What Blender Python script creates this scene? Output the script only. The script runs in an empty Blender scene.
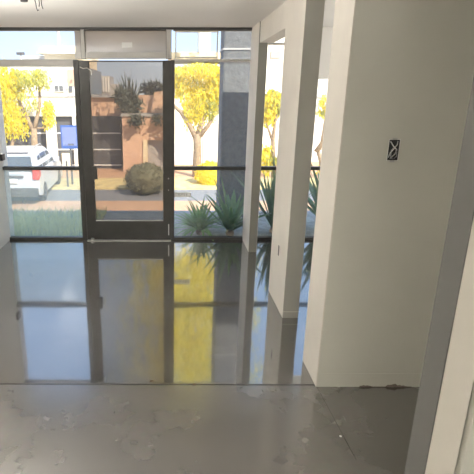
import bpy, bmesh, math, random
from mathutils import Vector, Matrix
random.seed(7)
scene = bpy.context.scene
COL = scene.collection
PI = math.pi

# ------------------------------------------------------------------ camera
F = 475.0; PX, PY = 170.0, 237.0
TH = math.atan(143.0/475.0); EYE = 1.75
CT, ST = math.cos(TH), math.sin(TH)
cd = bpy.data.cameras.new('camera'); cam = bpy.data.objects.new('camera', cd); COL.objects.link(cam)
cam.location = (0, 0, EYE); cam.rotation_euler = (PI/2-TH, 0, 0)
cd.sensor_width = 36; cd.lens = F/474*36; cd.shift_x = (237-PX)/474; cd.shift_y = 0
cd.clip_start = 0.05; cd.clip_end = 400
scene.camera = cam

def ray(x, y):
    u = PY-y
    return Vector((x-PX, F*CT+u*ST, -F*ST+u*CT))
def at(x, y, Y):
    r = ray(x, y); s = Y/r.y
    return Vector((r.x*s, Y, EYE+r.z*s))
def onz(x, y, z=0):
    r = ray(x, y); s = (z-EYE)/r.z
    return Vector((r.x*s, r.y*s, z))

# ------------------------------------------------------------------ materials
def mat(name, col, rough=.6, metal=0, var=0, scale=6, bump=0, bscale=40, spec=.5, trans=0, ramp=None):
    m = bpy.data.materials.new(name); m.use_nodes = True
    nt = m.node_tree; n = nt.nodes; l = nt.links
    b = n['Principled BSDF']
    b.inputs['Base Color'].default_value = (*col, 1); b.inputs['Roughness'].default_value = rough
    b.inputs['Metallic'].default_value = metal
    b.inputs['Specular IOR Level'].default_value = spec
    tc = n.new('ShaderNodeTexCoord')
    if var:
        nz = n.new('ShaderNodeTexNoise'); nz.inputs['Scale'].default_value = scale; nz.inputs['Detail'].default_value = 5
        l.new(tc.outputs['Object'], nz.inputs['Vector'])
        mx = n.new('ShaderNodeMix'); mx.data_type = 'RGBA'
        c2 = ramp or tuple(max(0, c*(1-var)) for c in col); c1 = tuple(min(1, c*(1+var*.6)) for c in col) if not ramp else col
        mr = n.new('ShaderNodeMapRange'); mr.inputs[1].default_value = .3; mr.inputs[2].default_value = .7
        l.new(nz.outputs['Fac'], mr.inputs[0]); l.new(mr.outputs[0], mx.inputs['Factor'])
        mx.inputs['A'].default_value = (*c2, 1); mx.inputs['B'].default_value = (*c1, 1)
        l.new(mx.outputs['Result'], b.inputs['Base Color'])
    if bump:
        nb = n.new('ShaderNodeTexNoise'); nb.inputs['Scale'].default_value = bscale; nb.inputs['Detail'].default_value = 4
        l.new(tc.outputs['Object'], nb.inputs['Vector'])
        bp = n.new('ShaderNodeBump'); bp.inputs['Strength'].default_value = bump; bp.inputs['Distance'].default_value = .02
        l.new(nb.outputs['Fac'], bp.inputs['Height']); l.new(bp.outputs['Normal'], b.inputs['Normal'])
    if trans:
        t = n.new('ShaderNodeBsdfTranslucent'); t.inputs['Color'].default_value = (*[min(1, c*1.2) for c in col], 1)
        ms = n.new('ShaderNodeMixShader'); ms.inputs[0].default_value = trans
        l.new(b.outputs[0], ms.inputs[1]); l.new(t.outputs[0], ms.inputs[2])
        l.new(ms.outputs[0], n['Material Output'].inputs['Surface'])
    return m

def glass(name, tint, refl=.06, haze=0, hazecol=(.8, .82, .8)):
    m = bpy.data.materials.new(name); m.use_nodes = True
    nt = m.node_tree; n = nt.nodes; l = nt.links; n.remove(n['Principled BSDF'])
    t = n.new('ShaderNodeBsdfTransparent'); t.inputs[0].default_value = (*tint, 1)
    g = n.new('ShaderNodeBsdfGlossy'); g.inputs['Roughness'].default_value = .02
    g.inputs['Color'].default_value = (.9, .9, .9, 1)
    lw = n.new('ShaderNodeLayerWeight'); lw.inputs[0].default_value = .12
    mr = n.new('ShaderNodeMapRange'); mr.inputs[3].default_value = refl; mr.inputs[4].default_value = .7
    l.new(lw.outputs['Fresnel'], mr.inputs[0])
    ms = n.new('ShaderNodeMixShader'); l.new(mr.outputs[0], ms.inputs[0])
    last = t
    if haze:
        d = n.new('ShaderNodeBsdfTranslucent'); d.inputs[0].default_value = (*hazecol, 1)
        tc = n.new('ShaderNodeTexCoord'); nz = n.new('ShaderNodeTexNoise'); nz.inputs['Scale'].default_value = 1.6
        l.new(tc.outputs['Object'], nz.inputs['Vector'])
        mr2 = n.new('ShaderNodeMapRange'); mr2.inputs[3].default_value = haze*.4; mr2.inputs[4].default_value = haze*1.6
        l.new(nz.outputs['Fac'], mr2.inputs[0])
        m2 = n.new('ShaderNodeMixShader'); l.new(mr2.outputs[0], m2.inputs[0]); l.new(t.outputs[0], m2.inputs[1]); l.new(d.outputs[0], m2.inputs[2])
        last = m2
    l.new(last.outputs[0], ms.inputs[1]); l.new(g.outputs[0], ms.inputs[2])
    l.new(ms.outputs[0], n['Material Output'].inputs['Surface'])
    return m

def floor_mat():
    m = bpy.data.materials.new('polished concrete'); m.use_nodes = True
    nt = m.node_tree; n = nt.nodes; l = nt.links; b = n['Principled BSDF']
    tc = n.new('ShaderNodeTexCoord')
    nz = n.new('ShaderNodeTexNoise'); nz.inputs['Scale'].default_value = 1.7; nz.inputs['Detail'].default_value = 7; nz.inputs['Roughness'].default_value = .6
    l.new(tc.outputs['Object'], nz.inputs['Vector'])
    fine = n.new('ShaderNodeTexNoise'); fine.inputs['Scale'].default_value = 26; fine.inputs['Detail'].default_value = 6
    l.new(tc.outputs['Object'], fine.inputs['Vector'])
    r = n.new('ShaderNodeValToRGB')
    r.color_ramp.elements[0].position = .3; r.color_ramp.elements[0].color = (.068, .062, .055, 1)
    r.color_ramp.elements[1].position = .72; r.color_ramp.elements[1].color = (.125, .117, .107, 1)
    l.new(nz.outputs['Fac'], r.inputs[0])
    mx = n.new('ShaderNodeMix'); mx.data_type = 'RGBA'; mx.blend_type = 'MULTIPLY'; mx.inputs['Factor'].default_value = .25
    l.new(r.outputs[0], mx.inputs['A']); l.new(fine.outputs['Color'], mx.inputs['B'])
    l.new(mx.outputs['Result'], b.inputs['Base Color'])
    # the slab beyond the saw cut is polished further than the near one
    sp = n.new('ShaderNodeSeparateXYZ'); l.new(tc.outputs['Object'], sp.inputs[0])
    st = n.new('ShaderNodeMapRange'); st.inputs[1].default_value = SAW-.02; st.inputs[2].default_value = SAW+.02
    st.inputs[3].default_value = .22; st.inputs[4].default_value = .075
    l.new(sp.outputs['Y'], st.inputs[0])
    ad = n.new('ShaderNodeMath'); ad.operation = 'MULTIPLY_ADD'; ad.inputs[1].default_value = .10
    l.new(nz.outputs['Fac'], ad.inputs[0]); l.new(st.outputs[0], ad.inputs[2])
    l.new(ad.outputs[0], b.inputs['Roughness'])
    b.inputs['Specular IOR Level'].default_value = 1.0
    b.inputs['Coat Weight'].default_value = 1.0; b.inputs['Coat Roughness'].default_value = .06
    b.inputs['Coat IOR'].default_value = 2.4
    cr = n.new('ShaderNodeMapRange'); cr.inputs[1].default_value = SAW-.02; cr.inputs[2].default_value = SAW+.02
    cr.inputs[3].default_value = .2; cr.inputs[4].default_value = .04
    l.new(sp.outputs['Y'], cr.inputs[0]); l.new(cr.outputs[0], b.inputs['Coat Roughness'])
    wv = n.new('ShaderNodeTexNoise'); wv.inputs['Scale'].default_value = 2.2; wv.inputs['Detail'].default_value = 2
    l.new(tc.outputs['Object'], wv.inputs['Vector'])
    bp = n.new('ShaderNodeBump'); bp.inputs['Strength'].default_value = .05; bp.inputs['Distance'].default_value = .02
    l.new(wv.outputs['Fac'], bp.inputs['Height']); l.new(bp.outputs['Normal'], b.inputs['Normal']); l.new(bp.outputs['Normal'], b.inputs['Coat Normal'])
    return m

# ------------------------------------------------------------------ mesh helpers
def obj(name, bm, m, parent=None, smooth=False, loc=None):
    me = bpy.data.meshes.new(name)
    bmesh.ops.recalc_face_normals(bm, faces=bm.faces[:]) if not getattr(bm, 'keepn', False) else None
    if smooth:
        for f in bm.faces: f.smooth = True
    bm.to_mesh(me); bm.free()
    ms = m if isinstance(m, (list, tuple)) else [m]
    for k in ms: me.materials.append(k)
    o = bpy.data.objects.new(name, me); COL.objects.link(o)
    if parent: o.parent = parent
    if loc is not None: o.location = loc
    return o
def tag(o, label, cat, group=None, kind=None):
    o['label'] = label; o['category'] = cat
    if group: o['group'] = group
    if kind: o['kind'] = kind
    return o
def thing(name, label, cat, loc=(0, 0, 0), rz=0, group=None):
    o = bpy.data.objects.new(name, None); COL.objects.link(o); o.location = loc; o.rotation_euler = (0, 0, rz)
    o.empty_display_size = .1
    return tag(o, label, cat, group)
def struct(name, bm, m, parent=None, smooth=False):
    o = obj(name, bm, m, parent, smooth)
    if not parent: o['kind'] = 'structure'
    return o
def B(): return bmesh.new()
def box(bm, x0, x1, y0, y1, z0, z1, bev=0, mi=0, M=None):
    r = bmesh.ops.create_cube(bm, size=1)
    vs = r['verts']
    bmesh.ops.scale(bm, vec=(abs(x1-x0), abs(y1-y0), abs(z1-z0)), verts=vs)
    bmesh.ops.translate(bm, vec=((x0+x1)/2, (y0+y1)/2, (z0+z1)/2), verts=vs)
    fs = list({f for v in vs for f in v.link_faces})
    for f in fs: f.material_index = mi
    if bev:
        es = list({e for v in vs for e in v.link_edges})
        r2 = bmesh.ops.bevel(bm, geom=es, offset=bev, segments=2, affect='EDGES', profile=.6)
        vs = list({v for f in r2['faces'] for v in f.verts} | {v for v in vs if v.is_valid})
    if M is not None: bmesh.ops.transform(bm, matrix=M, verts=[v for v in vs if v.is_valid])
    return bm
def quad(bm, pts, mi=0):
    f = bm.faces.new([bm.verts.new(p) for p in pts]); f.material_index = mi; return f
def prism(bm, poly, a, b, axis='x', mi=0):
    """poly of 2-D points extruded along an axis: x -> (y,z) y -> (x,z) z -> (x,y)"""
    def P(p, t): return {'x': (t, p[0], p[1]), 'y': (p[0], t, p[1]), 'z': (p[0], p[1], t)}[axis]
    A = [bm.verts.new(P(p, a)) for p in poly]; C = [bm.verts.new(P(p, b)) for p in poly]
    n = len(poly); fs = [bm.faces.new(A), bm.faces.new(C[::-1])]
    for i in range(n): fs.append(bm.faces.new((A[i], A[(i+1) % n], C[(i+1) % n], C[i])))
    for f in fs: f.material_index = mi
    return fs
def tube(bm, pts, rad, seg=8, cap=True):
    pts = [Vector(p) for p in pts]
    if not hasattr(rad, '__len__'): rad = [rad]*len(pts)
    rings = []
    for i, p in enumerate(pts):
        d = (pts[min(i+1, len(pts)-1)]-pts[max(i-1, 0)]).normalized()
        a = Vector((0, 0, 1)) if abs(d.z) < .9 else Vector((1, 0, 0))
        u = d.cross(a).normalized(); v = d.cross(u).normalized()
        rings.append([bm.verts.new(p+(u*math.cos(2*PI*k/seg)+v*math.sin(2*PI*k/seg))*rad[i]) for k in range(seg)])
    for a, b in zip(rings, rings[1:]):
        for k in range(seg): bm.faces.new((a[k], a[(k+1) % seg], b[(k+1) % seg], b[k]))
    if cap: bm.faces.new(rings[0][::-1]); bm.faces.new(rings[-1])
    return bm
def lathe(bm, prof, seg=24, axis='z', c=(0, 0, 0)):
    rings = []
    for r, h in prof:
        ring = []
        for k in range(seg):
            a = 2*PI*k/seg
            p = (r*math.cos(a), r*math.sin(a), h) if axis == 'z' else ((h, r*math.cos(a), r*math.sin(a)) if axis == 'x' else (r*math.cos(a), h, r*math.sin(a)))
            ring.append(bm.verts.new((p[0]+c[0], p[1]+c[1], p[2]+c[2])))
        rings.append(ring)
    for a, b in zip(rings, rings[1:]):
        for k in range(seg): bm.faces.new((a[k], a[(k+1) % seg], b[(k+1) % seg], b[k]))
    bm.faces.new(rings[0][::-1]); bm.faces.new(rings[-1])
    return bm
def strap_leaf(bm, base, yaw, length, width, rise, droop, n=7, fold=.25):
    """one arching strap leaf with a folded midrib"""
    d = Vector((math.cos(yaw), math.sin(yaw), 0)); s = Vector((-d.y, d.x, 0))
    prev = None
    for i in range(n+1):
        t = i/n
        c = Vector(base)+d*(length*math.cos(rise)*t*(1-.15*t*droop))+Vector((0, 0, 1))*(length*(math.sin(rise)*t-droop*.55*t*t))
        w = width*(.55+1.2*t if t < .35 else .97*(1-(t-.35)/.65)**.8+.015)*.5
        row = [bm.verts.new(c-s*w+Vector((0, 0, fold*w))), bm.verts.new(c), bm.verts.new(c+s*w+Vector((0, 0, fold*w)))]
        if prev:
            for k in (0, 1): bm.faces.new((prev[k], prev[k+1], row[k+1], row[k]))
        prev = row
def leafquad(bm, c, size, mi=0, asp=.5, down=None):
    a = Vector((random.gauss(0, 1), random.gauss(0, 1), random.gauss(0, 1))).normalized() if down is None else (Vector((random.gauss(0, .3), random.gauss(0, .3), -1))).normalized()
    b = a.cross(Vector((random.gauss(0, 1), random.gauss(0, 1), random.gauss(0, 1)))).normalized()
    c = Vector(c); h = b*size*asp*.5
    vs = [bm.verts.new(c), bm.verts.new(c+a*size*.5+h), bm.verts.new(c+a*size), bm.verts.new(c+a*size*.5-h)]
    f = bm.faces.new(vs); f.material_index = mi

# ------------------------------------------------------------------ key measures
YF = onz(170, 240).y                    # inner face of the glazed front
ZC = at(170, 27.5, YF).z                # ceiling
SAW = onz(170, 384).y                   # saw cut across the floor
XL = at(10, 240, YF).x                  # left wall
XR = .915                               # line of piers on the right
def fx(x, y=240): return at(x, y, YF).x
def fz(y): return at(170, y, YF).z
print('YF', YF, 'ZC', ZC, 'SAW', SAW, 'XL', XL, 'doorhead', fz(60))
XB = 3.3; YB = -2.6                     # right side and back of the interior

# ------------------------------------------------------------------ interior materials
M = {}
M['wall'] = mat('painted wall', (.67, .66, .60), .75, var=.04, scale=2.5, bump=.04, bscale=60)
M['wall_l'] = mat('white wall', (.80, .78, .75), .7, var=.03, scale=2, bump=.03, bscale=60)
M['pier'] = mat('primed pier', (.74, .70, .635), .7, var=.06, scale=3, bump=.04, bscale=50)
M['ceil'] = mat('ceiling paint', (.84, .82, .785), .8, var=.04, scale=1.2, bump=.02)
M['floor'] = floor_mat()
M['joint'] = mat('saw cut filler', (.035, .032, .03), .8, var=.2)
M['frame'] = mat('dark bronze frame', (.06, .06, .057), .45, .3, var=.15, scale=8)
M['frame_l'] = mat('grey aluminium frame', (.50, .485, .455), .45, .1, var=.08, scale=8)
M['edge'] = mat('bright glazing bead', (.72, .70, .64), .5, var=.05)
M['glass'] = glass('clear glass', (.97, .98, .97), .02, haze=.05, hazecol=(.95, .93, .88))
M['glass_dusty'] = glass('dusty glass', (.93, .96, .95), .04, haze=.24, hazecol=(.80, .86, .80))
M['glass_door'] = glass('tinted glass', (.64, .60, .55), .02, haze=.08, hazecol=(.78, .74, .68))
M['glass_transom'] = glass('frosted transom', (.30, .29, .27), .05, haze=.6, hazecol=(.95, .92, .86))
M['metal'] = mat('brushed steel', (.55, .55, .55), .3, .9, var=.1)
M['black'] = mat('black plastic', (.02, .02, .022), .5, var=.2)
M['white'] = mat('white plastic', (.8, .8, .78), .5, var=.03)
M['vinyl'] = mat('white vinyl', (.85, .85, .83), .5, var=.03, trans=.6)
M['shade_end'] = mat('painted shade grey', (.37, .362, .325), .75, var=.06, scale=3, bump=.03, bscale=50)  # shade on the pier end, put into the colour
M['shade_post'] = mat('darker painted shade grey', (.235, .23, .205), .75, var=.06, scale=3, bump=.03, bscale=50)  # deeper painted shade for the end of the post
M['reveal_shade'] = mat('shade-toned reveal', (.15, .148, .138), .7, var=.06, scale=2)  # dark tone stands in for shade on the near reveal
M['tear'] = mat('torn drywall paper', (.20, .17, .14), .9, var=.4, scale=30)

# ------------------------------------------------------------------ the room
bm = B(); box(bm, XL-.2, XB+.2, YB-.2, YF+.02, -.2, 0); struct('floor', bm, M['floor'])
bm = B(); box(bm, XL-.2, XB+.2, YB-.2, YF+.25, ZC, ZC+.25); struct('ceiling', bm, M['ceil'])
bm = B(); box(bm, XL-.15, XL, YB, YF+.2, 0, ZC); struct('wall_left', bm, M['wall_l'])
bm = B(); box(bm, XL-.15, XB+.15, YB-.15, YB, 0, ZC); struct('wall_back', bm, M['wall'])
bm = B(); box(bm, XB, XB+.15, YB, YF+.2, 0, ZC); struct('wall_far_right', bm, M['wall'])

# saw cuts in the slab (thin strips of filler, nearly flush)
def strip(bm, p, q, w=.004, h=.0008):
    p = Vector(p); q = Vector(q); d = (q-p).normalized(); s = Vector((-d.y, d.x, 0))*w
    quad(bm, [p+s+Vector((0, 0, h)), p-s+Vector((0, 0, h)), q-s+Vector((0, 0, h)), q+s+Vector((0, 0, h))])
bm = B(); strip(bm, (XL, SAW+.005, 0), (XR, SAW-.01, 0), .0045); struct('trim_1', bm, M['joint'])
bm = B()
c1 = onz(317, 387); c2 = onz(352, 452)
strip(bm, c1, c1+(c2-c1)*1.1, .0013); struct('trim_2', bm, mat('hairline joint', (.05, .046, .042), .7, var=.2))

# piers in a line on the right, their left faces on x = XR
P2n, P2f = onz(281.5, 318).y, onz(267, 290.5).y
P3n, P3f = onz(317, 387).y, onz(302, 360.5).y
P1n = onz(250, 252).y
print('piers', P1n, P2f, P2n, P3f, P3n)
bm = B(); box(bm, XR-.01, XR+.085, P1n, YF+.02, 0, ZC, .004); struct('wall_window_post', bm, M['pier'])
bm = B(); box(bm, XR, XR+.13, P2n, P2f, 0, ZC, .004); struct('wall_middle_pier', bm, M['pier'])
bm = B(); box(bm, XR, XR+.14, P2f-.01, P1n+.01, 2.25, ZC); struct('wall_header', bm, M['pier'])
# wall facing the camera with its return
bm = B()
box(bm, XR, XB, P3n, P3f, 0, ZC, .003)
struct('wall_right', bm, M['wall'])
for (x0, x1, y, nm) in ((XR-.01, XR+.085, P1n, 'trim_14'), (XR, XR+.13, P2n, 'trim_15')):      # shade put into the colour of the ends facing the room
    bm = B(); box(bm, x0+.003, x1-.003, y-.0015, y+.001, .001, ZC-.001); struct(nm, bm, M['shade_end'] if nm == 'trim_15' else M['shade_post'])
# lighter, warmer jamb plate on the end of that wall
bm = B(); box(bm, XR-.006, XR, P3n+.001, P3f-.001, .002, ZC-.002); struct('trim_3', bm, M['pier'])
# near wall end
NF, NN = XR*385/235., XR*385/255.
NF = XR*ray(405, 474).y/(405-PX); NN = XR*ray(425, 474).y/(425-PX)
bm = B(); box(bm, XR, XR+.105, NN, NF, 0, ZC, .003); struct('wall_near', bm, M['pier'])
bm = B(); box(bm, XR-.004, XR, NN+.001, NF-.001, .002, ZC-.002); struct('trim_13', bm, M['reveal_shade'])
bm = B(); box(bm, XR+.112, XR+.5, NN-.02, NF-.02, 0, ZC, .004); struct('wall_near_return', bm, M['wall'])
bm = B(); box(bm, XR+.104, XR+.113, NN+.03, NF-.01, 0, ZC); struct('trim_4', bm, M['joint'])
print('near', NN, NF)
# skim-coat line and broken wallboard edge along the foot of the wall
bm = B()
pts = []
x0 = onz(360, 388).x; x1 = onz(412, 388).x
N = 26
for i in range(N+1):
    t = i/N; h = .004+.012*max(0, math.sin(t*9.5+.6))*random.uniform(.5, 1)+(.012 if .5 < t < .7 else 0)
    pts.append((x0+(x1-x0)*t, h))
poly = [(x0, .0005)]+pts+[(x1, .0005)]
prism(bm, poly, P3n-.003, P3n+.001, 'y'); struct('trim_5', bm, M['tear'])
bm = B(); box(bm, XR+.03, XB-.1, P3n-.0022, P3n+.001, .093, .096); struct('trim_6', bm, M['wall'])
bm = B(); box(bm, XR+.004, XR+.136, P2n-.003, P2n+.001, .055, .058); struct('trim_7', bm, M['pier'])

# ------------------------------------------------------------------ glazed front
D = .07   # frame depth
Y0, Y1 = YF-.01, YF+D
zt0, zt1 = fz(52), fz(58.5)          # bar over the door
zm0, zm1 = fz(170.2), fz(166.8)      # middle bar
xl, xd0, xd1, xr = XL, fx(86), fx(173), XR
MW = .045
def bar(bm, x0, x1, z0, z1, y0=Y0, y1=Y1, mi=0): box(bm, min(x0, x1), max(x0, x1), y0, y1, min(z0, z1), max(z0, z1), .004, mi)

# window 1 (left of the door)
def bay(idx, x0, x1, ztop, zb0, zb1, glz, low=None, transglass=None):
    w = bpy.data.objects.new('window_%d' % idx, None); COL.objects.link(w); w.location = ((x0+x1)/2, YF, 0); w['kind'] = 'structure'
    def add(name, bm, m):
        o = obj(name, bm, m, w); o.location = -w.location; return o
    bm = B(); bar(bm, x0, x1, 0, .035); add('sill_frame', bm, M['frame'])
    bm = B(); bar(bm, x0, x1, ztop-.03, ztop); add('head_frame', bm, M['frame'])
    bm = B(); bar(bm, x0, x1, zb0, zb1); add('transom_bar', bm, M['frame_l'])
    bm = B(); bar(bm, x0, x1, zm0, zm1); add('middle_bar', bm, M['frame'])
    bm = B(); box(bm, x0, x1, YF+.03, YF+.036, .03, zm0+.005); add('pane', bm, low or glz)
    bm = B(); box(bm, x0, x1, YF+.03, YF+.036, zm1-.005, zb0+.005); add('pane', bm, glz)
    bm = B(); box(bm, x0, x1, YF+.03, YF+.036, zb1-.005, ztop-.02); add('pane', bm, transglass or glz)
    return w, add
w1, add1 = bay(1, xl, xd0-.0, ZC, fz(66.5), fz(59.5), M['glass'], M['glass_dusty'])
w2, add2 = bay(2, xd1, xr, ZC, fz(61.5), fz(59.2), M['glass'])
bm = B()                                            # light bead round the right transom pane
zb = fz(59); xe = fx(218, 40)
for a in ((xd1+.02, xe, ZC-.05, ZC-.038), (xd1+.02, xe, zb+.01, zb+.022), (xd1+.02, xd1+.032, zb, ZC-.04), (xe-.012, xe, zb, ZC-.04)):
    box(bm, a[0], a[1], Y0-.004, Y0+.02, a[2], a[3])
add2('glazing_bead', bm, M['edge'])
w3, add3 = bay(3, XR+.08, fx(298), ZC, fz(44.5), fz(42.8), M['glass'])
w4, add4 = bay(4, fx(298), XB, ZC, fz(34), fz(32), M['glass'])
bm = B(); bar(bm, fx(296), fx(300), 0, ZC); struct('trim_8', bm, M['frame'])
# mullions either side of the door
bm = B(); bar(bm, fx(83), fx(87.5), 0, fz(60), Y0-.004); bar(bm, fx(80.5, 40), fx(85, 40), fz(59), ZC, Y0-.006, mi=1); struct('trim_9', bm, [M['frame'], M['frame_l']])
bm = B(); bar(bm, fx(171), fx(174.2), 0, fz(60), Y0-.004); bar(bm, fx(166, 40), fx(171.5, 40), fz(59), ZC, Y0-.006, mi=1); struct('trim_10', bm, [M['frame'], M['frame_l']])

# transom over the door
tw = bpy.data.objects.new('window_5', None); COL.objects.link(tw); tw['kind'] = 'structure'; tw.location = ((xd0+xd1)/2, YF, zt1)
def addt(name, bm, m):
    o = obj(name, bm, m, tw); o.location = -tw.location; return o
ztt = fz(52)
bm = B(); bar(bm, fx(85), fx(171), fz(58.5), ztt); addt('transom_bar', bm, M['frame_l'])
bm = B(); bar(bm, fx(85), fx(171), ZC-.03, ZC); addt('head_frame', bm, M['frame'])
bm = B(); box(bm, fx(85), fx(171), YF+.03, YF+.036, ztt-.01, ZC-.02); addt('pane', bm, M['glass_transom'])
p = at(127, 45, YF+.025)
bm = B(); box(bm, p.x-.058, p.x+.058, YF+.024, YF+.03, p.z-.027, p.z+.027, .003)
tag(obj('sticker', bm, M['white']), 'small pale rectangular sticker on the glass panel above the door', 'sticker')

# the door
dz = fz(60.5)
door = bpy.data.objects.new('door_1', None); COL.objects.link(door); door['kind'] = 'structure'; door.location = (fx(88), YF+.02, 0)
def addd(name, bm, m, parent=None):
    o = obj(name, bm, m, parent or door)
    if not parent: o.location = -door.location
    return o
dx0, dx1 = fx(87.8), fx(171)
gx0, gx1 = fx(97), fx(163.3); gz0, gz1 = fz(220.5), fz(61.5)
dy0, dy1 = YF-.005, YF+.045
bm = B()
box(bm, dx0, gx0, dy0, dy1, .008, dz, .004); box(bm, gx1, dx1, dy0, dy1, .008, dz, .004)
box(bm, gx0-.002, gx1+.002, dy0, dy1, .008, gz0, .004); box(bm, gx0-.002, gx1+.002, dy0, dy1, gz1, dz, .003)
addd('door_leaf', bm, M['frame'])
bm = B(); box(bm, gx0-.005, gx1+.005, dy0+.022, dy0+.03, gz0-.005, gz1+.005); addd('pane', bm, M['glass_door'])
bm = B()
for a in ((gx0, gx1, gz0-.006, gz0+.006),): box(bm, a[0], a[1], dy0-.003, dy0+.01, a[2], a[3])
addd('glazing_bead', bm, M['frame_l'])
bm = B(); box(bm, fx(95.5), fx(100.5), dy0-.03, dy0+.002, fz(179), fz(166), .006); h = addd('lock_case', bm, M['frame'])
bm = B(); tube(bm, [(fx(168.6), dy0-.004, fz(178.5)), (fx(168.6), dy0+.004, fz(178.5))], .008, 12); addd('lock_cylinder', bm, M['metal'])
bm = B(); tube(bm, [(fx(168.6), dy0-.004, fz(190)), (fx(168.6), dy0+.004, fz(190))], .006, 12); addd('screw', bm, M['metal'])
bm = B(); box(bm, fx(168.2), fx(169.2), dy0-.006, dy0+.002, fz(235), fz(224)); addd('flush_bolt', bm, M['metal'])
bm = B(); lathe(bm, [(.0, -.012), (.02, -.01), (.024, 0), (.02, .012), (0, .014)], 12, 'z', (fx(93), dy0-.02, .018)); addd('pivot_hinge', bm, M['metal'])
bm = B(); box(bm, dx0, dx1, YF-.05, YF+.06, 0, .008, .002); struct('trim_11', bm, M['metal'])
# the dark line along the head of the front
bm = B(); box(bm, XL, fx(226, 28), YF-.02, YF, ZC-.022, ZC, .002); struct('trim_12', bm, M['frame'])
# torn end of the gasket at the head of the door
bm = B(); p = at(87, 69, YF-.02)
tube(bm, [at(80, 67, YF-.02), at(83, 68.5, YF-.03), at(87, 68, YF-.03), at(91, 70.5, YF-.02), at(91.5, 75, YF-.015)], .006, 6)
tag(obj('loose_gasket', bm, M['edge'], smooth=True), 'loose pale strip curling off the top of the dark door frame', 'gasket')

# small sign on the right-hand window
cs = B(); s0 = at(173.9, 192.6, YF+.02); s1 = at(191, 197.2, YF+.02)
sg = thing('window_sign', 'small white strip sign with dark letters low on the window right of the door', 'sign', (s0.x, YF+.022, s1.z))
wd, hh = s1.x-s0.x, s0.z-s1.z
bm = B(); box(bm, 0, wd, 0, .003, 0, hh); obj('sign_plate', bm, mat('bright white plate', (.92, .92, .9), .5, var=.02), sg)
def text(body, size, parent, loc, m, name='lettering', rot=(PI/2, 0, 0), ext=.0008):
    cu = bpy.data.curves.new(name, 'FONT'); cu.body = body; cu.size = size; cu.extrude = ext; cu.align_x = 'CENTER'; cu.align_y = 'CENTER'
    t = bpy.data.objects.new(name, cu); COL.objects.link(t)
    dg = bpy.context.evaluated_depsgraph_get(); me = bpy.data.meshes.new_from_object(t.evaluated_get(dg))
    bpy.data.objects.remove(t); bpy.data.curves.remove(cu)
    o = bpy.data.objects.new(name, me); COL.objects.link(o); me.materials.append(m); o.parent = parent; o.location = loc; o.rotation_euler = rot
    return o
text('SUITE B', .034, sg, (wd*.52, -.001, hh/2), mat('grey lettering', (.30, .30, .31), .6, var=.05))

# roller shade in the right-hand bay
sh = thing('roller_shade', 'pale roller shade lowered at the top of the rightmost front window', 'shade', (fx(330), YF-.04, fz(78)))
bm = B(); box(bm, -.42, .7, -.004, 0, 0, ZC-fz(78)); obj('fabric', bm, M['wall_l'], sh)
bm = B(); box(bm, -.42, .7, -.01, .006, -.012, .006, .003); obj('hem_bar', bm, M['white'], sh)

# electrical box on the right wall
def wallpt(x, y): return at(x, y, P3n)
p = wallpt(393.3, 150); hw, hh = .031, .057
jb = thing('junction_box', 'open electrical box with loose wires set in the right wall', 'electrical box', (p.x, P3n, p.z))
bm = B()
t_ = .003
for a in ((-hw, -hw+t_, -hh, hh), (hw-t_, hw, -hh, hh), (-hw, hw, -hh, -hh+t_), (-hw, hw, hh-t_, hh)): box(bm, a[0], a[1], -.004, .001, a[2], a[3])
obj('box_rim', bm, M['white'], jb)
bm = B(); box(bm, -hw+.001, hw-.001, -.0015, .0005, -hh+.001, hh-.001); obj('box_interior', bm, M['black'], jb)
for z in (-hh-.002, hh+.002):
    bm = B(); box(bm, -.012, .012, -.005, .001, z-.005, z+.005, .001); obj('mounting_ear', bm, M['metal'], jb)
wm = [mat('white wire', (.75, .75, .72), .5, var=.05), mat('black wire', (.03, .03, .03), .4, var=.1), mat('copper wire', (.45, .45, .46), .35, .6, var=.1)]
for pts, k in (([(-.022, 0, -.04), (-.02, -.014, -.012), (-.004, -.02, .012), (.012, -.012, .03), (.018, 0, .046)], 0),
               ([(-.012, 0, -.045), (.004, -.016, -.02), (.006, -.022, .006), (-.012, -.016, .026), (-.02, 0, .045)], 0),
               ([(.018, 0, -.04), (.02, -.013, -.01), (.016, -.014, .02), (.002, 0, .035)], 1),
               ([(.0, 0, -.047), (-.016, -.012, -.03), (-.018, -.018, .0), (-.006, -.014, .018), (-.012, 0, .034)], 2),
               ([(.008, 0, -.046), (.017, -.012, -.032), (.012, -.016, -.012), (.02, 0, .004)], 2)):
    bm = B(); tube(bm, pts, .0028, 8); obj('wire', bm, wm[k], jb, True)
bm = B(); box(bm, -hw-.012, hw+.012, -.0012, .0002, -hh-.012, hh+.012, .0004)
bpatch = obj('plaster_patch', bm, M['wall'], jb)

# slot on the middle pier (left-facing)
r = ray(279, 250.5); s = XR/r.x; q = Vector((XR, r.y*s, EYE+r.z*s))
so = thing('wall_slot', 'narrow dark cut-out with a thin rim low on the middle pier', 'wall slot', (XR, q.y, q.z))
bm = B(); box(bm, -.003, .0, -.022, .022, -.046, .046); obj('opening', bm, M['black'], so)
bm = B()
for a in ((-.026, -.021, -.05, .05), (.021, .026, -.05, .05), (-.026, .026, .045, .05), (-.026, .026, -.05, -.045)): box(bm, -.004, 0, a[0], a[1], a[2], a[3])
obj('rim', bm, M['pier'], so)

# bracket on the left wall
r = ray(1.2, 157); s = XL/r.x; q = Vector((XL, r.y*s, EYE+r.z*s))
br = thing('wall_switch', 'small dark switch box on the left wall beside the window', 'switch', (XL, q.y, q.z))
bm = B(); box(bm, 0, .03, -.05, .05, -.04, .035, .004); obj('switch_body', bm, M['black'], br)
bm = B(); box(bm, 0, .032, -.052, .052, .035, .05, .003); obj('cap', bm, M['white'], br)

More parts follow.
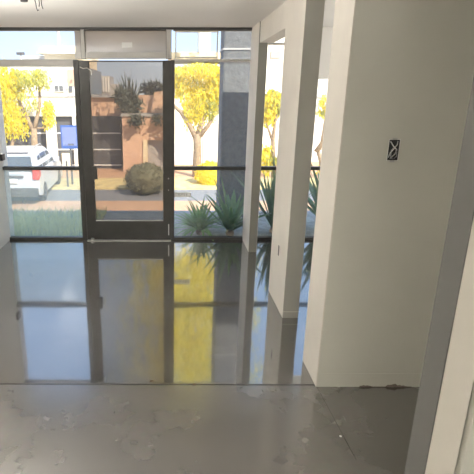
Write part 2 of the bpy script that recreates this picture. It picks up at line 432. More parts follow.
# ceiling wires
p1 = onz(34.5, -1, ZC); 
cw = thing('ceiling_wires', 'bare wires hanging from the ceiling near the left wall', 'wires', (p1.x, p1.y, ZC))
for pts in ([(0, 0, .0), (.008, 0, -.03), (.012, -.01, -.06), (.02, -.01, -.085), (.03, -.01, -.078)], [(.03, .01, 0), (.036, .0, -.03), (.034, -.01, -.055)], [(.05, 0, 0), (.052, .0, -.045), (.06, .0, -.07)]):
    bm = B(); tube(bm, pts, .0035, 6); obj('wire', bm, M['black'], cw, True)
p1 = onz(24, 0, ZC)
bm = B(); lathe(bm, [(.03, 0), (.028, -.012), (.0, -.014)], 16, 'z', p1); tag(obj('blank_plate', bm, M['black']), 'small dark round plate on the ceiling left of the hanging wires', 'plate')

# specks on the floor
leafm = mat('dry leaf', (.09, .05, .025), .8, var=.3)
for (x, y, lab, ang) in ((151.5, 381.5, 'small dry leaf scrap on the floor, left of two near the saw cut', .3), (194, 385, 'small dry leaf scrap on the floor, right of two near the saw cut', 1.1)):
    p = onz(x, y); bm = B()
    vs = [(-.016, 0, .002), (-.004, .007, .006), (.012, .004, .004), (.018, 0, .001), (.006, -.006, .003), (-.006, -.005, .001)]
    f = quad(bm, [Vector(v) for v in vs])
    o = tag(obj('leaf_scrap', bm, leafm, loc=(p.x, p.y, .0015)), lab, 'leaf', 'leaf scraps on the floor'); o.rotation_euler = (0, 0, ang)
p = onz(340.5, 436.5)
bm = B(); lathe(bm, [(.0, 0), (.006, .0005), (.0065, .003), (.003, .005), (0, .0052)], 10); tag(obj('plaster_crumb', bm, M['white'], loc=p), 'tiny white plaster crumb on the floor by the right wall', 'crumb')

# ------------------------------------------------------------------ outside
ZS = -1.7
o_ = {}
o_['bed'] = mat('planter soil', (.42, .40, .36), .9, var=.3, scale=10)
o_['tan'] = mat('tan paving', (.60, .36, .22), .85, var=.12, scale=2)
o_['road'] = mat('asphalt', (.235, .235, .25), .9, var=.12, scale=3)
o_['gold'] = mat('dry grass verge', (.72, .57, .27), .9, var=.25, scale=4)
o_['white'] = mat('white stucco', (.84, .80, .72), .85, var=.04, scale=2)
o_['cream'] = mat('cream parapet', (.85, .72, .5), .85, var=.06, scale=2)
o_['dark'] = mat('dark grey cladding', (.085, .085, .095), .7, var=.1, scale=2)
o_['pink'] = mat('peach stucco', (.70, .46, .33), .85, var=.1, scale=1.2)
o_['grey'] = mat('grey stucco', (.42, .40, .39), .85, var=.1, scale=1.5)
o_['line'] = mat('white strip', (.8, .8, .8), .6, var=.04)
o_['col'] = mat('dark rough column', (.145, .15, .157), .9, var=.25, scale=14, bump=.6, bscale=18)
o_['bark'] = mat('bark', (.34, .24, .15), .9, var=.35, scale=12, bump=.5, bscale=30)
o_['leaf_y'] = mat('yellow leaves', (.86, .73, .07), .7, var=.15, scale=3, trans=.5)
o_['leaf_g'] = mat('yellow green leaves', (.52, .52, .13), .7, var=.25, scale=3, trans=.4)
o_['agave'] = mat('agave leaf', (.15, .25, .10), .55, var=.3, scale=9, trans=.2)
o_['agave_l'] = mat('pale agave leaf', (.22, .36, .12), .55, var=.3, scale=9, trans=.25)
o_['bush'] = mat('olive bush', (.20, .19, .11), .8, var=.3, scale=6, trans=.15)
o_['dusk'] = mat('dark grey green leaves', (.11, .12, .09), .8, var=.3, scale=6, trans=.15)
o_['grass'] = mat('pale grass', (.60, .62, .30), .7, var=.3, scale=5, trans=.3)
o_['glassd'] = mat('dark car glass', (.09, .11, .13), .15, var=.1, spec=.6)
o_['wind'] = mat('dark window', (.13, .14, .16), .2, var=.1)
o_['car'] = mat('white car paint', (.52, .54, .58), .25, var=.02, spec=.6)
o_['tyre'] = mat('tyre rubber', (.03, .03, .03), .8, var=.2)
o_['red'] = mat('red lamp', (.65, .05, .04), .3, var=.1)
o_['blue'] = mat('blue sign', (.03, .10, .36), .5, var=.05)
o_['bluel'] = mat('pale blue panel', (.17, .21, .42), .5, var=.12, scale=9)

YP = 7.3
bm = B(); box(bm, -9, 9, YF+.07, YP, -.3, -.05); struct('planter_bed', bm, o_['bed'])
bm = B(); box(bm, -9, 9, YP, YP+.15, ZS-.1, -.045, .01); struct('retaining_wall', bm, o_['grey'])
bm = B(); box(bm, -40, 40, YP, 15.7, ZS-.2, ZS); struct('pavement', bm, o_['tan'])
bm = B(); box(bm, -40, 40, 15.7, 17.7, ZS-.2, ZS-.01); struct('road', bm, o_['road'])
bm = B(); box(bm, -40, 40, 17.7, 19.9, ZS-.2, ZS+.06, .02); struct('verge', bm, o_['gold'])
bm = B(); box(bm, -40, 40, 19.9, 60, ZS-.2, ZS+.05); struct('far_sidewalk', bm, o_['tan'])

# round column outside the right-hand window
c0, c1_ = at(219, 200, 6.85).x, at(251, 200, 6.85).x
cl = thing('column', 'dark grey rough column standing outside the window right of the door', 'column', ((c0+c1_)/2, 7.08, -.05))
R_ = (c1_-c0)/2
bm = B(); box(bm, -R_, R_, -.22, .22, 0, 3.2, .03); obj('shaft', bm, o_['col'], cl)
bm = B(); lathe(bm, [(R_*1.05, 0), (R_*1.2, .0), (R_*1.2, .035), (R_*1.02, .05)], 28); obj('base_ring', bm, o_['grey'], cl)
z48 = at(235, 48.5, 6.78).z+.05; z60 = at(235, 60, 6.78).z+.05
bm = B(); box(bm, -R_-.008, R_+.008, -.232, .232, z48-.012, z48+.012, .004); obj('band', bm, o_['grey'], cl)
bm = B(); box(bm, -R_-.006, R_+.006, -.23, .23, z60-.03, z60+.03, .004); obj('band', bm, mat('mid grey band', (.17, .17, .175), .8, var=.1), cl)

# strap-leaf plants in the bed
def rosette(x, y, Y, n, L, W, lab, m, z=-.05, lo=.35, hi=1.35, droop=.5, seed=1):
    random.seed(seed)
    p = at(x, y, Y); t = thing('strap_leaf_plant', lab, 'plant', (p.x, Y, z), 0, 'strap-leaf plants outside the front windows')
    bm = B(); lathe(bm, [(.05, 0), (.06, .03), (.035, .09), (0, .1)], 10); obj('crown', bm, o_['bark'], t)
    bm = B()
    for i in range(n):
        strap_leaf(bm, (random.uniform(-.03, .03), random.uniform(-.03, .03), .05), i*2.4+random.uniform(-.3, .3), L*random.uniform(.7, 1.1), W*random.uniform(.8, 1.15), random.uniform(lo, hi), droop*random.uniform(.4, 1.3))
    obj('foliage', bm, m, t, True)
    return t
rosette(200, 232, 6.12, 95, .62, .05, 'low pale green strap-leaf plant in front of the column, right of the door', o_['agave_l'], seed=3, droop=.75, lo=.3, hi=1.3)
rosette(230, 230, 6.08, 34, .92, .075, 'broad dark green strap-leaf plant against the outside column', o_['agave'], seed=6, lo=.55, hi=1.4, droop=.55)
rosette(274, 225, 6.2, 80, 1.15, .045, 'tall dark strap-leaf plant seen between the post and the middle pier', o_['agave'], seed=8, lo=.8, hi=1.5, droop=.4)
rosette(327, 220, 6.3, 34, 1.25, .1, 'broad-leaved plant seen in the gap before the right wall', o_['agave'], seed=11, lo=.7, hi=1.5, droop=.5)

# grass in the bed on the left
random.seed(21)
bm = B()
for i in range(3800):
    X = random.uniform(XL-1.2, fx(86)+.05); Y = random.uniform(5.85, YP)
    hgt = random.uniform(.04, .13)+.14*max(0, (-1.0-X))*max(0, 1-(Y-5.85)/1.0)
    a = random.uniform(0, 2*PI); dx, dy = math.cos(a)*.006, math.sin(a)*.006
    lx, ly = random.gauss(0, .03), random.gauss(0, .03)
    quad(bm, [(X-dx, Y-dy, -.05), (X+dx, Y+dy, -.05), (X+lx+dx*.3, Y+ly+dy*.3, -.05+hgt), (X+lx-dx*.3, Y+ly-dy*.3, -.05+hgt)])
tag(obj('grass', bm, o_['grass']), 'pale grass growing outside the lower left window', 'grass', kind='stuff')
bm = B(); box(bm, XL-1.3, fx(88), 5.82, YP, -.06, -.03); struct('lawn_soil', bm, mat('lawn soil', (.30, .34, .24), .9, var=.3, scale=8))

# trees
def tree(name, lab, x, Y, ybase, trunk, blobs, lm, n, size, droop=True, seed=1, grp=None, high=None):
    random.seed(seed)
    b = at(x, ybase, Y); b.z = ZS+.05
    t = thing(name, lab, 'tree', b, 0, grp)
    bm = B()
    for pts, r0, r1 in trunk:
        P = [at(a, c, Y+d)-b for a, c, d in pts]
        k = len(P); tube(bm, P, [r0+(r1-r0)*i/(k-1) for i in range(k)], 9)
    obj('trunk', bm, o_['bark'], t, True)
    bm = B()
    tot = sum(q[4] for q in blobs)
    for (cx, cy, rx, ry, wgt, mi) in blobs:
        c = at(cx, cy, Y)-b; pm = ray(cx, cy).y/Y
        ax, az = rx/pm, ry/pm
        for i in range(int(n*wgt/tot)//8):
            while True:
                v = Vector((random.uniform(-1, 1), random.uniform(-1, 1), random.uniform(-1, 1)))
                if v.length < 1: break
            p0 = c+Vector((v.x*ax, v.y*ax*.8, v.z*az))
            ln = random.uniform(.3, 1.0)*az*.7
            sw = random.uniform(-.15, .15)*ln
            for j in range(8):
                leafquad(bm, p0+Vector((sw*j/8+random.gauss(0, .05), random.gauss(0, .05), -ln*j/8)), size*random.uniform(.6, 1.2), mi if random.random() < .8 else 1-mi, .55, droop)
    obj('foliage', bm, lm, t)
    if high:                                        # the upper crown, above what the panes show directly
        hx, hr, z0, z1, hn = high
        cx = at(hx, 100, Y).x-b.x
        bm = B()
        for i in range(hn//8):
            p0 = Vector((cx+random.gauss(0, .55)*hr, random.gauss(0, .4)*hr, random.uniform(z0, z1)-b.z))
            for j in range(8):
                leafquad(bm, p0+Vector((random.gauss(0, .08), random.gauss(0, .08), -.12*j)), size*1.6*random.uniform(.6, 1.2), 0 if random.random() < .8 else 1, .55, droop)
        obj('upper_crown', bm, lm, t)
        bm = B(); q = at(222, 100, Y)-b if hx > 100 else at(-4, 80, Y)-b
        tube(bm, [q, Vector((q.x+.2, 0, z0-b.z)), Vector((cx+.4, 0, z0+1.5-b.z)), Vector((cx, 0, z1-1-b.z))], [.1, .09, .07, .03], 8); obj('limb', bm, o_['bark'], t, True)
    return t
LM = [o_['leaf_y'], o_['leaf_g']]
tree('street_tree', 'yellow-green weeping tree behind the white car, left window', 33, 20.6, 178,
     [([(33, 185, 0), (33, 160, 0), (34.5, 145, 0), (34, 128, 0)], .17, .12), ([(34, 132, 0), (29, 122, 0), (22, 108, 0), (16, 92, 0)], .1, .05), ([(34, 130, 0), (37, 118, 0), (40, 102, .2), (39, 84, .3)], .1, .05), ([(34, 128, 0), (44, 128, 0), (48, 112, 0)], .06, .03), ([(5, 182, 0), (7, 160, 0), (12, 145, 0), (17, 130, 0)], .12, .05)],
     [(4, 92, 14, 34, 3.2, 0), (26, 76, 18, 9, .8, 1), (18, 118, 11, 16, .7, 0), (42, 76, 9, 10, .4, 1), (48, 112, 6, 14, .7, 0), (26, 95, 14, 14, .3, 1), (15, 80, 10, 14, .5, 0)], LM, 9000, .12, seed=4, grp='street trees with yellow leaves')
tree('street_tree', 'bright yellow weeping tree seen through the window right of the door', 196, 20.3, 178,
     [([(196, 186, 0), (197, 165, 0), (197.5, 150, 0), (197, 134, 0)], .2, .16), ([(197, 140, 0), (191, 128, 0), (181, 112, 0), (172, 104, 0)], .13, .06), ([(197.5, 138, 0), (201, 124, 0), (204, 108, .2), (203, 84, .3)], .14, .06), ([(199, 137, 0), (208, 126, 0), (216, 112, 0), (222, 100, 0)], .1, .05)],
     [(199, 70, 24, 8, 2.6, 0), (178, 74, 8, 9, .7, 0), (216, 74, 9, 10, .8, 0), (184, 80, 11, 15, 1.5, 0), (199, 98, 9, 22, 2.6, 0), (213, 82, 9, 20, 1.5, 0), (189, 104, 6, 18, .7, 0), (212, 104, 7, 14, .7, 1), (224, 88, 10, 16, .6, 0)], LM, 13000, .12, seed=9, high=(192, 2.3, 5.6, 12.5, 15000), grp='street trees with yellow leaves')
tree('street_tree', 'slender yellow tree seen in the gap between post and middle pier', 273, 20.3, 172,
     [([(274, 186, 0), (273.5, 160, 0), (273, 140, 0), (275, 122, 0), (278, 108, 0)], .12, .04), ([(273, 142, 0), (268, 128, 0), (264, 112, 0)], .06, .03)],
     [(271, 96, 9, 10, 1.2, 0), (268, 112, 9, 10, 1.0, 0), (279, 104, 6, 8, .5, 1), (266, 156, 6, 16, .8, 0), (272, 160, 8, 8, .4, 1)], LM, 2600, .17, seed=12, grp='street trees with yellow leaves')
tree('street_tree', 'pale bare-branched tree seen in the gap before the right wall', 324, 20.2, 174,
     [([(322, 186, 0), (322, 166, 0), (318, 150, 0)], .1, .08), ([(316, 152, 0), (323, 142, 0), (331, 130, 0), (337, 120, 0)], .11, .06), ([(320, 150, 0), (323, 132, 0), (326, 112, 0), (327, 98, 0)], .05, .02)],
     [(325, 100, 6, 8, .3, 0), (327, 168, 8, 8, .5, 0), (322, 112, 6, 5, .15, 1)], LM, 700, .14, seed=17, grp='street trees with yellow leaves')

# clipped bushes
def bush(lab, x, y, Y, rx, ry, m, n, size, seed, stem=None, shell=True):
    random.seed(seed)
    c = at(x, y, Y); t = thing('bush', lab, 'bush', (c.x, Y, ZS+.05))
    pm = ray(x, y).y/Y; a, h = rx/pm, ry/pm; cz = c.z-ZS-.05
    bm = B(); r = bmesh.ops.create_icosphere(bm, subdivisions=3, radius=1)
    for v in bm.verts:
        k = .93+.05*math.sin(v.co.x*9)+.05*math.sin(v.co.z*8+v.co.y*7)
        v.co = Vector((v.co.x*a*k, v.co.y*a*k, cz+v.co.z*h*k))
    obj('leaf_mass', bm, m, t, True)
    bm = B()
    for i in range(n):
        v = Vector((random.gauss(0, 1), random.gauss(0, 1), random.gauss(0, 1))).normalized()*random.uniform(.88, 1.02)
        leafquad(bm, (v.x*a, v.y*a, cz+v.z*h), size*random.uniform(.6, 1.2), 0, .5)
    obj('foliage', bm, m, t)
    bm = B(); tube(bm, [(0, 0, 0), (.02, 0, max(.1, cz-h*.6)), (0, 0, max(.2, cz))], .07, 8); obj('stem', bm, o_['bark'], t, True)
    if stem: pass
    return t
bush('round dark olive clipped bush seen through the glass door', 145.5, 179, 17.0, 22, 16, o_['bush'], 1500, .09, 31)
bush('bright yellow bush below the tree right of the door', 210, 175, 18.7, 15, 13, o_['leaf_y'], 1200, .12, 33)

# ---- buildings across the street
def part(par, name, bm, m):
    o = obj(name, bm, m, par); o.location = -par.location; return o
YW = 22.6
def X(x, Y=YW, y=150): return at(x, y, Y).x
def Zz(y, Y=YW): return at(170, y, Y).z
bl = thing('building', 'white and dark grey low building across the street behind the car', 'building', (X(40), YW, ZS))
zlo = Zz(116); ztop = Zz(66)
bm = B(); box(bm, X(-120), X(121), YW, YW+6, ZS, zlo); part(bl, 'ground_storey', bm, o_['dark'])
for yy in (133.2, 149.5, 165):
    bm = B(); box(bm, X(-120), X(121), YW-.05, YW+.02, Zz(yy+.5), Zz(yy-.6)); part(bl, 'white_strip', bm, o_['line'])
bm = B(); box(bm, X(-120), X(87), YW-.25, YW+6, zlo, ztop); part(bl, 'upper_storey', bm, o_['white'])
bm = B(); box(bm, X(-120), X(92), YW-.28, YW-.2, Zz(97.3), Zz(95.8)); part(bl, 'ledge', bm, o_['grey'])
for (a, b2) in ((55, 69), ):
    f = part(bl, 'window_frame', box(B(), X(60.0), X(69.0), YW-.32, YW-.2, Zz(92), Zz(85)), o_['line'])
    bm = B(); box(bm, X(60.6), X(64.0), YW-.34, YW-.3, Zz(91.2), Zz(85.8)); box(bm, X(64.8), X(68.4), YW-.34, YW-.3, Zz(91.2), Zz(85.8)); part(bl, 'window_pane', bm, o_['wind'])
bm = B(); box(bm, X(74), X(77), YW-.32, YW-.2, Zz(92), Zz(86)); part(bl, 'window_pane', bm, o_['wind'])
bm = B(); box(bm, X(73), X(79), YW-.28, YW-.2, Zz(86), Zz(70)); part(bl, 'brick_panel', bm, o_['pink'])
bm = B(); box(bm, X(50.5), X(58.5), YW-.6, YW-.1, ZS, zlo); part(bl, 'pilaster', bm, o_['white'])
bm = B(); box(bm, X(75), X(78), YW-.25, YW-.1, ZS, zlo); part(bl, 'post', bm, o_['white'])
bm = B(); box(bm, X(4), X(8), YW-.25, YW-.1, ZS, zlo); part(bl, 'post', bm, o_['white'])
for a, b2 in ((79, 86),):
    bm = B(); box(bm, X(a), X(b2), YW-.12, YW-.02, Zz(164), Zz(151)); part(bl, 'door_panel', bm, o_['white'])
bm = B(); box(bm, X(62), X(70), YW-.12, YW-.02, Zz(166), Zz(153)); part(bl, 'door_panel', bm, o_['cream'])
bm = B(); box(bm, X(87), X(121), YW+.1, YW+6, zlo, Zz(97)); part(bl, 'side_wing', bm, o_['pink'])
bm = B(); box(bm, X(85), X(121), YW-.1, YW+6.1, Zz(97.5), Zz(94.5)); part(bl, 'roof_edge', bm, o_['grey'])

Yb = 30
rb = thing('building', 'cream roofed building rising behind the white one, top of left window', 'building', (at(60, 52, Yb).x, Yb, ZS))
bm = B(); box(bm, at(44, 52, Yb).x, at(84, 52, Yb).x, Yb, Yb+5, ZS, Zz(50, Yb)); part(rb, 'wall', bm, o_['cream'])
bm = B(); prism(bm, [(at(39, 52, Yb).x, Zz(54, Yb)), (at(46, 52, Yb).x, Zz(47.5, Yb)), (at(85, 52, Yb).x, Zz(47.5, Yb)), (at(85, 52, Yb).x, Zz(55, Yb))], Yb-.6, Yb+5.5, 'y'); part(rb, 'roof', bm, o_['cream'])
bm = B(); box(bm, at(20, 56, Yb).x, at(45, 56, Yb).x, Yb+.5, Yb+5, ZS, Zz(55, Yb)); part(rb, 'side_wing', bm, o_['grey'])

gb = thing('building', 'small grey block with vertical slats seen high through the door', 'building', (at(102, 85, 36.5).x, 36.5, ZS))
bm = B(); box(bm, at(94, 85, 36.5).x, at(110, 85, 36.5).x, 36.5, 39, ZS, Zz(76, 36.5)); part(gb, 'wall', bm, o_['grey'])
for k in range(6):
    a = 95+2.6*k; bm = B(); box(bm, at(a, 85, 36.4).x, at(a+1, 85, 36.4).x, 36.4, 36.5, Zz(92, 36.5), Zz(77, 36.5)); part(gb, 'slat', bm, o_['line'])
bm = B(); box(bm, at(110, 90, 36.5).x, at(117, 90, 36.5).x, 36.7, 39, ZS, Zz(84, 36.5)); part(gb, 'side_wing', bm, o_['grey'])

Yp = 21.6
pb = thing('building', 'peach stucco building seen through the glass door', 'building', (at(143, 150, Yp).x, Yp, ZS))
bm = B(); box(bm, at(122.5, 140, Yp).x, at(147.5, 140, Yp).x, Yp, Yp+3, ZS, Zz(115.5, Yp)); box(bm, at(147.5, 140, Yp).x, at(168.5, 140, Yp).x, Yp, Yp+3, Zz(140, Yp), Zz(115.5, Yp)); part(pb, 'wall', bm, o_['pink'])
bm = B(); box(bm, at(147.5, 140, Yp).x, at(168.5, 140, Yp).x, Yp+.25, Yp+3, ZS, Zz(140, Yp)); part(pb, 'grey_doorway', bm, o_['grey'])  # set-back doorway in plain grey
bm = B(); box(bm, at(143, 140, Yp).x, at(147.5, 140, Yp).x, Yp-.06, Yp+.1, ZS, Zz(140, Yp)); part(pb, 'corner_pilaster', bm, o_['cream'])
bm = B(); box(bm, at(121.5, 140, Yp).x, at(169, 140, Yp).x, Yp-.08, Yp+3, Zz(116.5, Yp), Zz(113.5, Yp)); part(pb, 'ledge', bm, o_['grey'])
bm = B(); box(bm, at(126, 100, Yp).x, at(168.5, 100, Yp).x, Yp+1, Yp+3.2, Zz(114, Yp), Zz(95, Yp+1)); part(pb, 'upper_storey', bm, o_['pink'])
bm = B(); prism(bm, [(at(150, 100, Yp).x, Zz(114, Yp)), (at(154, 100, Yp).x, Zz(92, Yp)), (at(168.5, 100, Yp).x, Zz(90, Yp)), (at(168.5, 100, Yp).x, Zz(114, Yp))], Yp+.6, Yp+1.2, 'y'); part(pb, 'stair_tower', bm, o_['pink'])

def hang(lab, cx, cy, Y, rx, ry, n, L, seed, up=True):
    random.seed(seed); c = at(cx, cy, Y); t = thing('terrace_plant', lab, 'plant', c)
    pm = ray(cx, cy).y/Y; bm = B()
    for i in range(n):
        p = Vector((random.gauss(0, .4)*rx/pm, random.uniform(-.3, .3), -abs(random.gauss(0, .5))*ry/pm if up else random.gauss(0, .45)*ry/pm))
        leafquad(bm, p, L*random.uniform(.5, 1.2), 0, .35)
    if up:
        for i in range(26): strap_leaf(bm, (random.uniform(-.35, .35)*rx/pm*1.5, random.uniform(-.2, .2), -.2), random.uniform(0, 6.28), random.uniform(.8, 1.7)*ry/pm*1.2, .1, random.uniform(.9, 1.5), .2, 5)
    obj('foliage', bm, o_['dusk'], t)
    bm = B(); box(bm, -rx/pm*.5, rx/pm*.5, -.15, .2, -ry/pm*.6, -ry/pm*.1, .03); obj('planter', bm, o_['dusk'], t)
hang('dark spiky plant spilling over the peach building ledge', 131, 98, Yp+.5, 9, 20, 900, .32, 41)
hang('dark leafy plant along the top of the peach building', 154, 86, Yp+1.9, 12, 8, 700, .32, 42)
hang('dark trailing tuft hanging below the peach building ledge', 137, 121, Yp-.35, 7, 5, 240, .25, 43, False)
hang('thin dark plant beside the grey slatted block', 121, 93, Yp-.4, 6, 10, 300, .3, 44)
hang('small trailing sprig on the right of the peach building', 157, 119, Yp-.35, 6, 5, 90, .2, 45, False)

wb = thing('building', 'bright white building behind the yellow tree right of the door', 'building', (at(200, 130, 24).x, 24, ZS))
bm = B(); box(bm, at(169.5, 130, 24).x, at(250, 130, 24).x, 24, 28, ZS, Zz(64, 24)); part(wb, 'wall', bm, o_['white'])
bm = B(); box(bm, at(168, 56, 24).x, at(250, 56, 24).x, 23.8, 28.2, Zz(60, 24), Zz(52.5, 24)); part(wb, 'parapet', bm, o_['cream'])
bm = B(); box(bm, at(199.5, 40, 26).x, at(210.5, 40, 26).x, 26, 28, Zz(52, 26), Zz(20, 26)); part(wb, 'stair_tower', bm, o_['white'])
bm = B(); box(bm, at(174, 150, 24).x, at(193, 150, 24).x, 23.95, 24.02, ZS, Zz(143, 24)); part(wb, 'garage_door', bm, mat('pale blue shutter', (.66, .69, .74), .6, var=.05))
bm = B(); box(bm, at(203, 150, 24).x, at(217, 150, 24).x, 23.95, 24.02, ZS, Zz(134, 24)); part(wb, 'garage_door', bm, mat('pale pink shutter', (.72, .62, .57), .6, var=.05))
for k in range(6):
    a = 203+2.6*k; bm = B(); box(bm, at(a, 56, 23.7).x, at(a+1.2, 56, 23.7).x, 23.72, 23.82, Zz(58.5, 24), Zz(57, 24)); part(wb, 'vent_slot', bm, o_['wind'])

cb = thing('building', 'cream building with a grey vent, seen in the gap beside the post', 'building', (at(285, 100, 25).x, 25, ZS))
bm = B(); box(bm, at(252, 100, 25).x, at(345, 100, 25).x, 25, 29, ZS, Zz(20, 25)); part(cb, 'wall', bm, o_['white'])
bm = B(); box(bm, at(271, 54, 24.9).x, at(281, 54, 24.9).x, 24.93, 25.02, Zz(58, 25), Zz(51, 25)); part(cb, 'vent', bm, o_['grey'])
bm = B()
for k in range(3): box(bm, at(316, 92, 24.9).x, at(335, 92, 24.9).x, 24.95, 25.02, Zz(98+8*k, 25), Zz(96+8*k, 25))
part(cb, 'ledge', bm, o_['grey'])

# poles
def pole(name, lab, x, ytop, Y, r, head=None):
    p = at(x, ytop, Y); t = thing(name, lab, 'pole', (p.x, Y, ZS)); H = p.z-ZS
    bm = B(); tube(bm, [(0, 0, 0), (0, 0, H*.5), (0, 0, H)], [r*1.2, r, r*.8], 10); obj('pole', bm, o_['grey'], t, True)
    if head == 'lamp':
        bm = B(); box(bm, -.25, .25, -.12, .12, H-.08, H+.08, .03); obj('lamp_head', bm, o_['dark'], t)
    else:
        bm = B(); box(bm, -r*1.5, r*1.5, -.05, .05, H*.96, H*.98, .01); obj('cross_arm', bm, o_['bark'], t)
pole('street_lamp', 'thin street lamp beyond the roofs at the top of left window', 20.5, 53.5, 34, .07, 'lamp')
pole('utility_pole', 'grey utility pole rising behind the cream roof, left window', 57.5, 22, 36, .14)

# blue sign across the road
q = at(69.5, 137, 18.4)
ss = thing('street_sign', 'blue notice board with pale panel on a post beside the road', 'sign', (q.x, 18.4, ZS))
pm = ray(69.5, 137).y/18.4; zc = q.z-ZS; w_, h_ = 8.6/pm, 11.5/pm
bm = B(); box(bm, -w_, w_, -.03, .03, zc-h_, zc+h_, .02); obj('board', bm, o_['blue'], ss)
bm = B(); box(bm, -w_*.83, w_*.83, -.045, -.025, zc-h_*.75, zc+h_*.84, .004); pnl = obj('panel', bm, o_['bluel'], ss)
bm = B(); box(bm, -w_*.2, w_*.5, -.055, -.04, zc-h_*.7, zc-h_*.55); obj('label_strip', bm, o_['wind'], ss)
bm = B(); tube(bm, [(0, .05, 0), (0, .05, zc)], .04, 8); obj('post', bm, o_['dark'], ss)
q = at(68.5, 172, 18.2)
bo = thing('bollard', 'thin dark bollard standing beside the white car', 'bollard', (q.x, 17.95, ZS+.06))
bm = B(); lathe(bm, [(.05, 0), (.035, .03), (.03, .9), (.045, .92), (.02, .98), (0, 1.0)], 12); obj('shaft', bm, o_['dark'], bo)

# ---- the white car, seen from behind and to its right
def make_car(loc, rz, lab):
    t = thing('car', lab, 'car', loc, rz)
    L, W, H = 4.5, 1.86, 1.72; hw = W/2
    # lower body: side profile (y along the car, rear at 0) extruded across, rounded
    prof = [(.05, .35), (.0, .55), (.03, .78), (.10, 1.02), (.25, 1.06), (3.05, 1.05), (3.55, 1.02), (4.2, .88), (4.45, .70), (4.5, .45), (4.42, .28), (4.15, .26)]
    def arch(c): return [(c+.38*math.cos(a), .26+.42*math.sin(a)) for a in [i*PI/8 for i in range(9)]]
    prof += [p for p in arch(3.62)]+[p for p in arch(.88)]+[(.3, .28)]
    bm = B(); prism(bm, prof, -hw, hw, 'x')
    es = [e for e in bm.edges if abs(e.verts[0].co.x-e.verts[1].co.x) < 1e-6 and max(v.co.z for v in e.verts) > .5]
    bmesh.ops.bevel(bm, geom=es, offset=.07, segments=3, affect='EDGES', profile=.5, clamp_overlap=True)
    obj('body', bm, o_['car'], t)
    # cabin
    bm = B()
    low = [(.13, 1.0), (3.3, 1.0)]; 
    secs = [(.14, hw*.95, 1.02), (.50, hw*.80, 1.62)]
    rows = []
    for z, yr, yf, w in ((1.0, .12, 3.35, hw*.97), (1.3, .27, 2.85, hw*.90), (1.58, .44, 2.35, hw*.80), (1.68, .58, 2.15, hw*.74), (1.72, .9, 1.9, hw*.60)):
        ring = []
        for i in range(5): ring.append((-w*(1-2*i/4), yr-(.05 if 0 < i < 4 else 0), z))
        for i in range(5): ring.append((w*(1-2*i/4), yf+(.06 if 0 < i < 4 else 0), z))
        rows.append([bm.verts.new(p) for p in ring])
    for a, b in zip(rows, rows[1:]):
        for k in range(10): bm.faces.new((a[k], a[(k+1) % 10], b[(k+1) % 10], b[k]))
    bm.faces.new(rows[-1]); bm.faces.new(rows[0][::-1])
    obj('cabin', bm, o_['car'], t, False)
    # glass
    def wx(z): return hw*(.97-(z-1.0)*.293)
    def yr(z): return .12+(z-1.0)*.535
    bm = B()
    quad(bm, [(-hw*.80, yr(1.10)-.075, 1.10), (hw*.80, yr(1.10)-.075, 1.10), (hw*.70, yr(1.54)-.075, 1.54), (-hw*.70, yr(1.54)-.075, 1.54)])
    obj('rear_window', bm, o_['glassd'], t)
    for s in (-1, 1):
        for pts in (((.42, 1.12), (.95, 1.1), (1.0, 1.52), (.66, 1.5)), ((1.02, 1.1), (1.95, 1.1), (1.9, 1.54), (1.07, 1.54)), ((2.02, 1.1), (2.92, 1.1), (2.38, 1.5), (1.97, 1.54))):
            bm = B(); quad(bm, [(s*(wx(z)+.012), y, z) for y, z in pts]); obj('side_window', bm, o_['glassd'], t)
        bm = B(); prism(bm, [(-.02, .86), (.0, .84), (.36, .94), (.34, 1.08), (.10, 1.26), (.04, 1.24)], s*hw*.80, s*(hw+.008), 'x'); obj('taillight', bm, o_['red'], t)
        bm = B(); box(bm, s*hw*1.0, s*(hw+.2), 2.62, 2.78, 1.08, 1.24, .03); obj('mirror', bm, o_['car'], t)
        bm = B(); tube(bm, [(s*hw*.66, .7, 1.73), (s*hw*.67, .95, 1.78), (s*hw*.67, 2.0, 1.78), (s*hw*.66, 2.3, 1.68)], .02, 6); obj('roof_rail', bm, o_['grey'], t)
        for yc in (.88, 3.62):
            w = bpy.data.objects.new('wheel', None); COL.objects.link(w); w.parent = t; w.location = (s*(hw-.11), yc, .34)
            bm = B(); lathe(bm, [(.2, -.11), (.31, -.11), (.34, -.07), (.34, .07), (.31, .11), (.2, .11)], 24, 'x'); obj('tyre', bm, o_['tyre'], w, False)
            bm = B(); lathe(bm, [(.0, -.1), (.22, -.1), (.22, .1), (.18, .112), (.05, .1), (0, .12)] if s > 0 else [(0, -.12), (.05, -.1), (.18, -.112), (.22, -.1), (.22, .1), (0, .1)], 20, 'x'); obj('rim', bm, o_['grey'], w)
    bm = B(); box(bm, -hw*.96, hw*.96, -.06, .2, .30, .58, .05); obj('bumper', bm, mat('grey bumper', (.06, .062, .07), .6, var=.1), t)
    bm = B(); box(bm, -.26, .26, -.045, .03, .74, .88, .008); obj('licence_plate', bm, M['white'], t)
    bm = B(); box(bm, -.45, .45, -.04, .05, .93, .97, .01); obj('trim_strip', bm, o_['dark'], t)
    bm = B(); tube(bm, [(.1, .1, 1.12), (-.35, .13, 1.17)], .012, 6); obj('wiper', bm, o_['dark'], t)
    bm = B(); box(bm, -hw*.62, hw*.62, .36, .62, 1.66, 1.70, .015); obj('spoiler', bm, o_['car'], t)
    return t
cq = onz(52, 201, ZS)
make_car((onz(16, 203, ZS).x, cq.y-.75, ZS), math.radians(3), 'white hatchback SUV parked on the street, seen from behind through the left window')

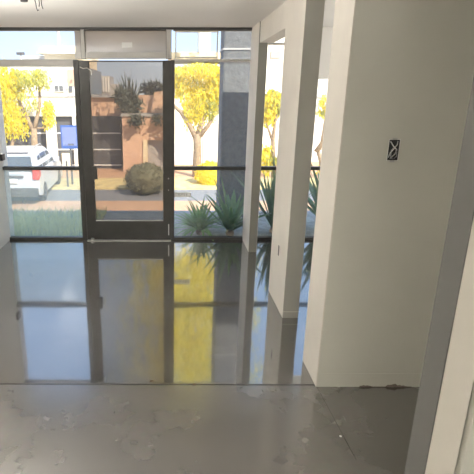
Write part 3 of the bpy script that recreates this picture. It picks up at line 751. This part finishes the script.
# ------------------------------------------------------------------ light
w = bpy.data.worlds.new('sky'); scene.world = w; w.use_nodes = True
nt = w.node_tree; n = nt.nodes; l = nt.links
bg = n['Background']
tc = n.new('ShaderNodeTexCoord'); sp = n.new('ShaderNodeSeparateXYZ'); l.new(tc.outputs['Generated'], sp.inputs[0])
rp = n.new('ShaderNodeValToRGB'); e = rp.color_ramp.elements
e[0].position = 0; e[0].color = (.60, .69, .82, 1); e[1].position = .55; e[1].color = (.36, .56, .92, 1)
k = rp.color_ramp.elements.new(.10); k.color = (.48, .62, .85, 1)
l.new(sp.outputs['Z'], rp.inputs[0])
l.new(rp.outputs[0], bg.inputs['Color']); bg.inputs['Strength'].default_value = 1.15
sl = bpy.data.lights.new('sun', 'SUN'); so_ = bpy.data.objects.new('sun', sl); COL.objects.link(so_)
sl.energy = 6; sl.angle = math.radians(.6); sl.color = (1, .93, .80)
d = Vector((-.42, .62, -.62)); so_.rotation_euler = d.to_track_quat('-Z', 'Y').to_euler()

# added fill lights on invented uplighter stands, outside the camera's view
dm = mat('fill light shell', (.7, .7, .68), .5, var=.02)
for (x, y, z, pw, lab) in ((-1.62, 2.9, 1.72, 56, 'added fill light on a white stand by the left wall'), (.2, -1.5, 1.76, 66, 'added fill light on a white stand behind the viewer'), (2.5, 4.4, 1.45, 12, 'added fill light on a white stand in the room beyond the piers')):
    t = thing('fill_light', lab, 'lamp', (x, y, 0), 0, 'added fill lights')
    bm = B(); lathe(bm, [(.14, 0), (.14, .012), (.03, .03)], 24); obj('base', bm, dm, t)
    bm = B(); tube(bm, [(0, 0, .02), (0, 0, z-.08)], .012, 10); obj('pole', bm, dm, t)
    bm = B(); lathe(bm, [(.02, z-.1), (.10, z-.06), (.17, z), (.165, z), (.09, z-.05), (.02, z-.08)], 28); obj('shade', bm, dm, t)
    ld = bpy.data.lights.new('fill_bulb', 'AREA'); ld.shape = 'DISK'; ld.size = .26; ld.energy = pw; ld.color = (1, .965, .90)
    lo = bpy.data.objects.new('fill_bulb', ld); COL.objects.link(lo); lo.location = (x, y, z+.02); lo.rotation_euler = (PI, 0, 0)

scene.view_settings.view_transform = 'Standard'; scene.view_settings.look = 'None'
scene.view_settings.exposure = .75; scene.view_settings.gamma = 1.0
